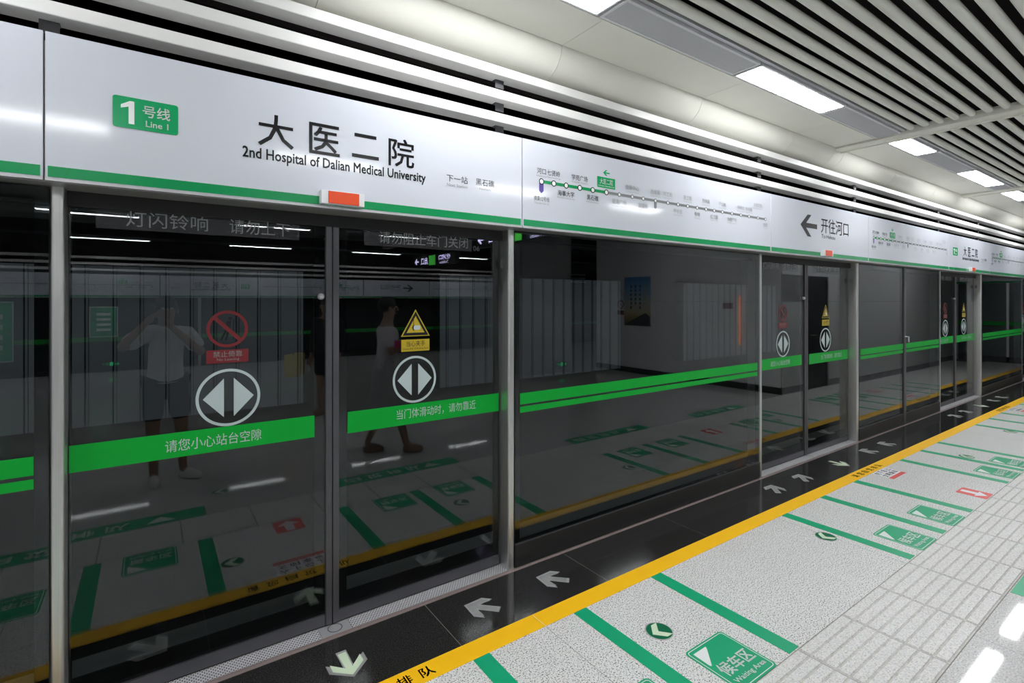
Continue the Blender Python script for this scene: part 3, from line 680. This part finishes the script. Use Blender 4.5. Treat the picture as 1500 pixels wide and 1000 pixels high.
def red_arrow(loc, label):
    t = thing('red_arrow_sign', label, 'floor sign', loc, 0, 'red alighting arrows')
    MB().prism(rrect(0, 0.195, 0, 0.205, 0.012), 'z', 0, 0.0014).build('red_plate', 'floor_red', t)
    MB().prism([(0.068, 0.190), (0.127, 0.190), (0.127, 0.085), (0.172, 0.085), (0.0975, 0.015), (0.023, 0.085), (0.068, 0.085)], 'z', 0.001, 0.002).build('white_arrow', 'paper', t)
    return t
ra = red_arrow((5.690, 1.222, 0), 'red floor sign with white arrow before the second door')
dup(ra, (0.74, 1.222, 0), 'red floor sign with white arrow mirrored in the nearest door'); dup(ra, (10.64, 1.222, 0), 'red floor sign with white arrow before the third door')
def notice(loc, label):
    t = thing('floor_notice', label, 'floor sign', loc, 0, 'white notices beside the yellow line')
    MB().box(0, 0.310, 0, 0.182, 0, 0.0012).build('white_sheet', 'paper', t)
    MB().box(0, 0.310, 0, 0.040, 0.0008, 0.0018).build('red_band', 'floor_red', t)
    for i, ch in enumerate('先下后上'): text(ch, 0.018+0.073*i, 0.072+0.073*i, 0.118, 0.170, 'z', 0.0018, 'ink', t, bold=0.012)
    for i, ch in enumerate('文明乘车'): text(ch, 0.018+0.073*i, 0.072+0.073*i, 0.052, 0.104, 'z', 0.0018, 'ink', t, bold=0.012)
    return t
nt_ = notice((5.628, 1.856, 0), 'white notice with red band beside the yellow line at the second door')
dup(nt_, (0.63, 1.856, 0), 'white notice with red band mirrored in the nearest door'); dup(nt_, (10.56, 1.856, 0), 'white notice with red band at the third door')
def banner(loc, wd, label):
    t = thing('queue_banner', label, 'floor sign', loc, 0, 'long green queueing banners')
    MB().box(0, wd, 0, 0.205, 0, 0.0014).build('green_sheet', 'floor_green', t)
    for i, ch in enumerate('自觉排队'): text(ch, 0.10+0.20*i, 0.24+0.20*i, 0.045, 0.160, 'z', 0.002, 'white_ink', t, bold=0.02)
    MB().prism([(wd-0.38, 0.155), (wd-0.20, 0.155), (wd-0.29, 0.045)], 'z', 0.001, 0.002).build('white_triangle', 'white_ink', t)
    return t
ba = banner((-0.96, 0.553, 0), 1.32, 'long green floor banner mirrored in the nearest left door')
bb = banner((1.36, 0.553, 0), 1.24, 'long green floor banner mirrored in the nearest right door')
dup(ba, (3.995, 0.553, 0), 'long green floor banner whose corner shows at the right photo edge'); dup(bb, (6.31, 0.553, 0), 'long green floor banner right of the second door, mirrored')

# ================================================================ BEHIND THE GLASS: light boxes across the track
def light_box(loc, label):
    t = thing('light_box', label, 'light box', loc, 0, 'blank advertising light boxes across the track')
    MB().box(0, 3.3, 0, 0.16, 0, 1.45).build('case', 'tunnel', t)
    MB().box(0.02, 3.28, -0.006, 0.0, 0.02, 1.43).build('glowing_face', 'light_box', t)
    for i in range(17):
        u = 0.10 + i*0.195; MB().box(u, u+0.011, -0.012, -0.004, 0.02, 1.43).box(u+0.028, u+0.033, -0.012, -0.004, 0.02, 1.43).build('rib', 'rib', t)
    return t
lb = light_box((-1.93, 5.82, 0.53), 'dim ribbed white light box behind the nearest left door')
dup(lb, (2.97, 5.82, 0.53), 'dim ribbed white light box behind the large fixed screen'); dup(lb, (7.87, 5.82, 0.53), 'dim ribbed white light box behind the poster reflection')

# ================================================================ FAR SIDE OF THE PLATFORM (seen mirrored in the glass)
FARY = -9.65; FZ = 1.72
def far_panel(kind, xr, label):
    t = copy_tree(protos[kind]); t.location = (xr, FARY, FZ); t.rotation_euler = (0, 0, math.pi); t['label'] = label; t['group'] = 'header panels of the opposite platform edge'
far_panel('name', 2.35, 'mirrored white header panel with reversed station name above the red sign')
far_panel('map', 0.20, 'mirrored white header panel with reversed route map, left'); far_panel('map', 5.18, 'mirrored white header panel with reversed route map between doors')
far_panel('dir', 7.33, 'mirrored white header panel with reversed direction arrow'); far_panel('map', 10.17, 'mirrored header panel behind the dark column'); far_panel('name', 12.32, 'mirrored header panel with green badge in the gap beside the poster')
fl = thing('louver_screen', 'three mirrored ceiling slats above the opposite header', 'louver', (-6, FARY-0.1, FZ+0.6))
for q in (0.0, 0.14, 0.28): MB().box(0, 20, 0, 0.06, q, q+0.055).build('slat', 'louver', fl)
for xx, l in ((-4.0, 'left'), (1.0, 'middle'), (6.0, 'right'), (11.0, 'far right')):
    t = thing('far_screen', 'dark glass screen of the opposite platform edge, %s' % l, 'glass screen', (xx, FARY-0.12, 0))
    MB().box(0.03, 4.93, 0, 0.02, 0.1, FZ).build('dark_pane', 'black_frame', t); MB().box(0, 0.06, -0.02, 0.06, 0, FZ).build('frame_post', 'steel', t)
    MB().box(0.06, 4.93, 0.02, 0.022, 0.70, 0.80).build('green_stripe', 'glass_green', t); MB().box(0.03, 4.93, -0.02, 0.04, 0, 0.1).build('plinth', 'plinth', t)
for xx, ww, z0, z1, l in ((-1.12, 0.52, 0.80, 1.50, 'small faint green poster mirrored left of the photographer'), (-3.0, 0.66, 0.35, 1.62, 'tall green poster mirrored at the left photo edge')):
    t = thing('green_poster', l, 'poster', (xx, FARY-0.08, z0)); MB().box(0, ww, 0, 0.02, 0, z1-z0).build('board', 'fixture', t); MB().box(0.02, ww-0.02, 0.02, 0.022, 0.02, z1-z0-0.02).build('print', 'floor_green', t)
    for i in range(4): MB().box(ww*0.25, ww*0.75, 0.022, 0.0235, (z1-z0)*(0.2+0.17*i), (z1-z0)*(0.28+0.17*i)).build('text_block', 'white_ink', t)
struct(MB().box(-8, 19, -11.5, -9.9, 2.3, 3.6).build('trim_4', 'void'))
struct(MB().box(-8, 19, -11.5, -11.4, 0, 3.6).build('wall_far', 'void'))
# poster, signs and boxes on the end wall
t = thing('poster', 'blue sky poster on the grey wall, mirrored in the fixed screen', 'poster', (8.985, -2.31, 1.07))
MB().box(-0.008, 0.012, -0.75, 0, 0, 1.1).build('print', 'poster', t)
for j in range(4):
    for i in range(6 - (j % 2)): MB().box(-0.0095, -0.008, -0.56+0.13*j, -0.52+0.13*j, 0.86-0.095*i, 0.92-0.095*i).build('character', 'sign_yellow' if j == 3 else 'ink', t)
MB().prism([(-0.75, 0.02), (-0.30, 0.02), (0.0, 0.02), (0.0, 0.20), (-0.12, 0.30), (-0.3, 0.22), (-0.45, 0.15)], 'x', -0.0095, -0.008).build('rooftop', 'ink', t)
t = thing('no_smoking_sign', 'small red no smoking sign left of the poster', 'sign', (8.985, -3.17, 1.30))
MB().box(-0.004, 0.012, -0.11, 0.11, 0, 0.38).build('plate', 'paper', t); MB().ring((0, 0.25), 0.10, 0.08, 'x', -0.006, -0.003, 32).build('ring', 'sign_red', t)
MB().box(-0.006, -0.003, -0.10, 0.10, 0.01, 0.11).build('red_plate', 'sign_red', t)
MB().prism([(-0.07, 0.31), (-0.06, 0.32), (0.07, 0.19), (0.06, 0.18)], 'x', -0.007, -0.003).build('slash', 'sign_red', t)
t = thing('alarm_box', 'two small alarm boxes under a red label on the mirrored wall', 'alarm', (8.985, -0.50, 1.33))
MB().box(-0.04, 0.012, -0.14, -0.02, 0, 0.12).build('case', 'white_plastic', t); MB().box(-0.04, 0.012, 0.06, 0.18, 0, 0.12).build('case', 'white_plastic', t); MB().box(-0.006, 0.012, -0.06, 0.14, 0.16, 0.27).build('red_label', 'sign_red', t)
tag(MB().box(8.965, 8.984, -0.216, -0.206, 0.82, 1.73).build('orange_streak', 'orange_lit'), 'added glowing strip that makes the thin orange streak mirrored near the wall corner', 'light strip')  # glowing strip added to give the orange streak, real source unidentified
def exit_sign(loc, label, rz=0):
    t = thing('evacuation_sign', label, 'sign', loc, rz, 'small lit green evacuation signs')
    MB().box(0, 0.34, -0.03, 0, 0, 0.12).build('case', 'sign_black', t)
    a = MB(); arrow_left(a, 0.02, 0.10, 0.025, 0.095, -0.031); a.build('arrow', 'exit_green', t)
    MB().box(0.13, 0.20, -0.032, -0.030, 0.02, 0.10).build('running_figure', 'exit_green', t); text('出口', 0.22, 0.32, 0.03, 0.09, 'y', -0.0315, 'exit_green', t)
    return t
ex = exit_sign((7.86, -3.798, 0.13), 'small lit green exit sign at the foot of the dark column', math.pi)
dup(ex, (-0.55, -9.66, 0.12), 'small lit green exit sign mirrored left of the photographer')
# hanging direction signs across the platform
def hang_sign(loc, label):
    t = thing('hanging_sign', label, 'sign', loc, 0, 'hanging direction signs'); L = 2.1
    MB().box(0, 0.12, -L/2, L/2, 0, 0.27).build('case', 'sign_black', t)
    MB().tube([(0.06, -0.8, 0.27), (0.06, -0.8, 1.0)], 0.012).tube([(0.06, 0.8, 0.27), (0.06, 0.8, 1.0)], 0.012).build('hanger', 'rail', t)
    MB().box(-0.003, 0, -0.20, 0.12, 0.02, 0.25).build('green_block', 'sign_green_lit', t)
    text('出口', 0.28, 0.62, 0.05, 0.22, 'x', -0.003, 'sign_white_lit', t, bold=0.01); text('→', 0.76, 0.98, 0.06, 0.21, 'x', -0.003, 'sign_white_lit', t, bold=0.03)
    text('往河口', -0.85, -0.30, 0.12, 0.23, 'x', -0.003, 'sign_white_lit', t, bold=0.01); text('To Hekou', -0.75, -0.35, 0.03, 0.09, 'x', -0.003, 'sign_white_lit', t)
    return t
hs = hang_sign((5.4, -5.5, 2.45), 'black hanging exit sign with green block mirrored in the nearest right door')
dup(hs, (4.7, -1.36, 2.56), 'nearer black hanging sign mirrored beside the steel post')

# ================================================================ PEOPLE (mirrored in the glass)
def skin_mesh(name, chains, root, m, sub=2):
    """chains: {vertex: ((x,y,z), radius)}, edges by list of names"""
    V, Ed = chains; names = list(V); idx = {n: i for i, n in enumerate(names)}
    me = bpy.data.meshes.new(name); me.from_pydata([V[n][0] for n in names], [(idx[a], idx[b]) for a, b in Ed], [])
    ob = bpy.data.objects.new(name, me); COL.objects.link(ob)
    sk = ob.modifiers.new('s', 'SKIN'); sk.use_smooth_shade = True
    for i, n in enumerate(names):
        r = V[n][1]; d = me.skin_vertices[0].data[i]; d.radius = r if isinstance(r, tuple) else (r, r); d.use_root = (n == root)
    su = ob.modifiers.new('u', 'SUBSURF'); su.levels = sub; su.render_levels = sub
    dg = bpy.context.evaluated_depsgraph_get(); dg.update()
    res = bpy.data.meshes.new_from_object(ob.evaluated_get(dg)); bpy.data.objects.remove(ob)
    res.name = name; res.materials.clear(); res.materials.append(MATS[m])
    for p in res.polygons: p.use_smooth = True
    return res
def person(label, loc, rz, J, top, bottom, shoe, skirt=False, sleeves='short'):
    """J: joint positions that differ from the standing default (local, facing +Y)"""
    P = {'pelvis': (0,0,0.93), 'waist': (0,0.01,1.06), 'chest': (0,0.015,1.24), 'collar': (0,0,1.37), 'neck': (0,0.01,1.43), 'chin': (0,0.03,1.49), 'head': (0,0.025,1.57), 'crown': (0,0.01,1.645),
         'shL': (-0.165,0,1.345), 'shR': (0.165,0,1.345), 'elL': (-0.22,-0.02,1.08), 'elR': (0.22,-0.02,1.08), 'wrL': (-0.22,0.10,0.87), 'wrR': (0.22,0.10,0.87),
         'hpL': (-0.09,0,0.88), 'hpR': (0.09,0,0.88), 'knL': (-0.10,0.02,0.48), 'knR': (0.10,0.02,0.48), 'anL': (-0.10,-0.02,0.085), 'anR': (0.10,-0.02,0.085), 'toL': (-0.12,0.12,0.035), 'toR': (0.12,0.12,0.035)}
    P.update(J)
    Rr = {'pelvis': 0.125, 'waist': (0.115,0.09), 'chest': (0.135,0.10), 'collar': 0.075, 'neck': 0.052, 'chin': 0.062, 'head': 0.088, 'crown': 0.066, 'sh': 0.056, 'el': 0.040, 'wr': 0.027, 'hp': 0.085, 'kn': 0.056, 'an': 0.037, 'to': 0.03}
    V = {n: (P[n], Rr.get(n, Rr.get(n[:2]))) for n in P}
    Ed = [('pelvis','waist'),('waist','chest'),('chest','collar'),('collar','neck'),('neck','chin'),('chin','head'),('head','crown')]
    for s in 'LR':
        Ed += [('collar','sh'+s),('sh'+s,'el'+s),('el'+s,'wr'+s),('pelvis','hp'+s),('hp'+s,'kn'+s),('kn'+s,'an'+s),('an'+s,'to'+s)]
        a, b = Vector(P['el'+s]), Vector(P['wr'+s]); d = (b-a).normalized(); side = d.cross(Vector((0,0,1)))
        if side.length < 0.2: side = Vector((1,0,0))
        side.normalize(); up = side.cross(d).normalized(); sg = 1 if s == 'L' else -1
        pk = b + d*0.06; V['palm'+s] = (tuple(pk), 0.028); Ed.append(('wr'+s,'palm'+s))
        for i, ln in enumerate((0.062, 0.072, 0.068, 0.052)):
            o = side*(i-1.5)*0.021
            k0 = pk + o + d*0.030; k1 = k0 + d*ln*0.5 - up*0.006; k2 = k1 + d*ln*0.35 - up*0.022
            for q, kk in enumerate((k0, k1, k2)): V['f%d%d%s' % (i,q,s)] = (tuple(kk), 0.0095-0.001*q)
            Ed += [('palm'+s,'f%d0%s' % (i,s)), ('f%d0%s' % (i,s),'f%d1%s' % (i,s)), ('f%d1%s' % (i,s),'f%d2%s' % (i,s))]
        k0 = b + d*0.03 + side*0.036*sg; k1 = k0 + d*0.035 + side*0.018*sg; V['t0'+s] = (tuple(k0), 0.011); V['t1'+s] = (tuple(k1), 0.009); Ed += [('palm'+s,'t0'+s), ('t0'+s,'t1'+s)]
    t = thing('person', label, 'person', loc, rz)
    inst(skin_mesh('body', (V, Ed), 'pelvis', 'skin'), 'body', t)
    # upper garment
    g = {n: (P[n], r) for n, r in (('pelvis',(0.155,0.13)), ('waist',(0.145,0.118)), ('chest',(0.16,0.125)), ('collar',0.095))}
    Eg = [('pelvis','waist'),('waist','chest'),('chest','collar')]
    for s in 'LR':
        a, b, c = Vector(P['sh'+s]), Vector(P['el'+s]), Vector(P['wr'+s])
        g['sh'+s] = (P['sh'+s], 0.082); e = a.lerp(b, 0.78) if sleeves == 'short' else b
        g['sl'+s] = (tuple(e), 0.078 if sleeves == 'short' else 0.055); Eg += [('collar','sh'+s), ('sh'+s,'sl'+s)]
        if sleeves == 'long': g['cu'+s] = (tuple(b.lerp(c, 0.9)), 0.042); Eg.append(('sl'+s,'cu'+s))
    hx, hy, hz = P['pelvis']; g['hem'] = ((hx, hy, hz-0.12), (0.175, 0.15)); Eg.append(('hem','pelvis'))
    inst(skin_mesh('shirt', (g, Eg), 'waist', top), 'shirt', t)
    # lower garment
    if skirt:
        px, py, pz = P['pelvis']; k = (Vector(P['knL']) + Vector(P['knR']))/2; a = (Vector(P['anL']) + Vector(P['anR']))/2
        MB().loft([(a.x*0.6, a.y*0.6, 0.34, 0.23, 0.27), (k.x*0.8, k.y*0.8, 0.50, 0.205, 0.235), (k.x*0.5, k.y*0.5, 0.70, 0.185, 0.19), (px, py, 0.90, 0.17, 0.155), (px, py+0.005, 1.05, 0.135, 0.112)]).build('skirt', bottom, t, smooth=True)
    else:
        g = {'pelvis': (P['pelvis'], (0.145,0.128))}; Eg = []
        for s in 'LR':
            g['hp'+s] = (P['hp'+s], 0.105); g['kn'+s] = (tuple(Vector(P['hp'+s]).lerp(Vector(P['knL' if s == 'L' else 'knR']), 0.85)), 0.085); Eg += [('pelvis','hp'+s), ('hp'+s,'kn'+s)]
        inst(skin_mesh('shorts', (g, Eg), 'pelvis', bottom), 'shorts', t)
    for s in 'LR':
        a, b = Vector(P['an'+s]), Vector(P['to'+s]); h = Vector((b.x-a.x, b.y-a.y, 0)).normalized()
        sh = {'heel': (tuple(a - h*0.045 + Vector((0,0,0.042-a.z))), 0.040), 'mid': (tuple(a + h*0.06 + Vector((0,0,0.046-a.z))), 0.043), 'ball': (tuple(a + h*0.135 + Vector((0,0,0.038-a.z))), 0.041), 'tip': (tuple(a + h*0.19 + Vector((0,0,0.030-a.z))), 0.029), 'ank': (tuple(a + Vector((0,0,0.085-a.z))), 0.046)}
        inst(skin_mesh('shoe', (sh, [('heel','mid'),('mid','ball'),('ball','tip'),('mid','ank')]), 'mid', shoe), 'shoe', t)
    # face and hair
    hd = Vector(P['head']); cr = Vector(P['crown'])
    MB().ball(hd + Vector((0,-0.022,0.035)), (0.092, 0.098, 0.098)).build('hair', 'hair', t, smooth=True)
    MB().tube([hd + Vector((0,0.082,0.012)), hd + Vector((0,0.104,-0.022)), hd + Vector((0,0.084,-0.030))], [0.007, 0.013, 0.010], 8).build('nose', 'skin', t, smooth=True)
    for s in (-1, 1):
        MB().ball(hd + Vector((0.033*s,0.078,0.012)), (0.014, 0.008, 0.008)).build('eye', 'eye_white', t, smooth=True)
        MB().ball(hd + Vector((0.090*s,0.0,-0.010)), (0.010, 0.020, 0.030)).build('ear', 'skin', t, smooth=True)
    MB().ball(hd + Vector((0,0.080,-0.060)), (0.022, 0.008, 0.007)).build('mouth', 'lips', t, smooth=True)
    return t
# the photographer stands right behind the view point, camera raised to the face
ph = person('mirrored photographer in white T-shirt and dark shorts, camera raised to the face', (0.12, -0.28, 0), math.radians(-6),
       {'shL': (-0.175,0.02,1.345), 'elL': (-0.345,0.13,1.24), 'wrL': (-0.175,0.225,1.455), 'shR': (0.165,0.02,1.345), 'elR': (0.27,0.14,1.16), 'wrR': (0.01,0.215,1.43),
        'anL': (-0.09,0.02,0.085), 'toL': (-0.11,0.16,0.035), 'anR': (0.14,-0.03,0.085), 'toR': (0.24,0.08,0.035), 'knR': (0.12,0.02,0.48)}, 'white_cloth', 'dark_cloth', 'shoe_white')
t = thing('photo_camera', 'black camera held up by the mirrored photographer', 'camera', (-0.015, -0.075, 1.585), YAW - math.pi/2)
MB().box(-0.068, 0.068, -0.04, 0.012, -0.045, 0.04).build('camera_body', 'camera_black', t, bevel=0.008)
MB().box(-0.03, 0.03, -0.035, 0.01, 0.04, 0.062).build('viewfinder', 'camera_black', t, bevel=0.006)
MB().tube([(0, 0.012, 0), (0, 0.045, 0), (0, 0.05, 0)], [0.034, 0.037, 0.032], 24).build('lens', 'camera_black', t)
wo = person('woman walking in pale grey jacket and long skirt, holding something pink, mirrored', (2.10, 0.02, 0), math.radians(-78),
       {'shL': (-0.15,0,1.33), 'shR': (0.15,0,1.33), 'elL': (-0.20,0.02,1.09), 'wrL': (-0.20,0.10,1.16), 'elR': (0.19,0.0,1.08), 'wrR': (0.05,0.21,1.12),
        'knL': (-0.08,0.10,0.48), 'anL': (-0.08,0.20,0.095), 'toL': (-0.08,0.34,0.035), 'knR': (0.08,-0.02,0.47), 'anR': (0.08,-0.20,0.10), 'toR': (0.08,-0.07,0.035)}, 'grey_cloth', 'pale_cloth', 'shoe_tan', skirt=True)
t = thing('pink_purse', 'bright pink purse held at the chest of the mirrored woman', 'purse', (2.17, 0.315, 1.19), math.radians(-8))
MB().box(-0.10, 0.10, -0.015, 0.02, -0.03, 0.05).build('pouch', 'pink', t, bevel=0.012); MB().box(-0.095, 0.095, -0.017, 0.022, 0.045, 0.053).build('zip', 'alloy', t)
t3 = person('dark dressed person mirrored beside the door joint, yellow bag at the hip', (2.10, -2.25, 0), math.radians(40),
       {'elL': (-0.21,-0.03,1.08), 'wrL': (-0.22,0.04,0.86)}, 'dark_cloth', 'dark_cloth', 'shoe_tan', sleeves='long')
t = thing('shoulder_bag', 'yellow bag hanging at the hip of the dark dressed mirrored person', 'bag', (1.68, -2.36, 0.58), math.radians(40))
MB().box(-0.07, 0.07, -0.17, 0.17, 0, 0.32).build('bag_body', 'yellow_bag', t, bevel=0.03); MB().tube([(0.05, -0.14, 0.3), (0.08, -0.08, 0.6), (0.12, 0.0, 0.80), (0.08, 0.08, 0.6), (0.05, 0.14, 0.3)], 0.012).build('strap', 'dark_cloth', t)
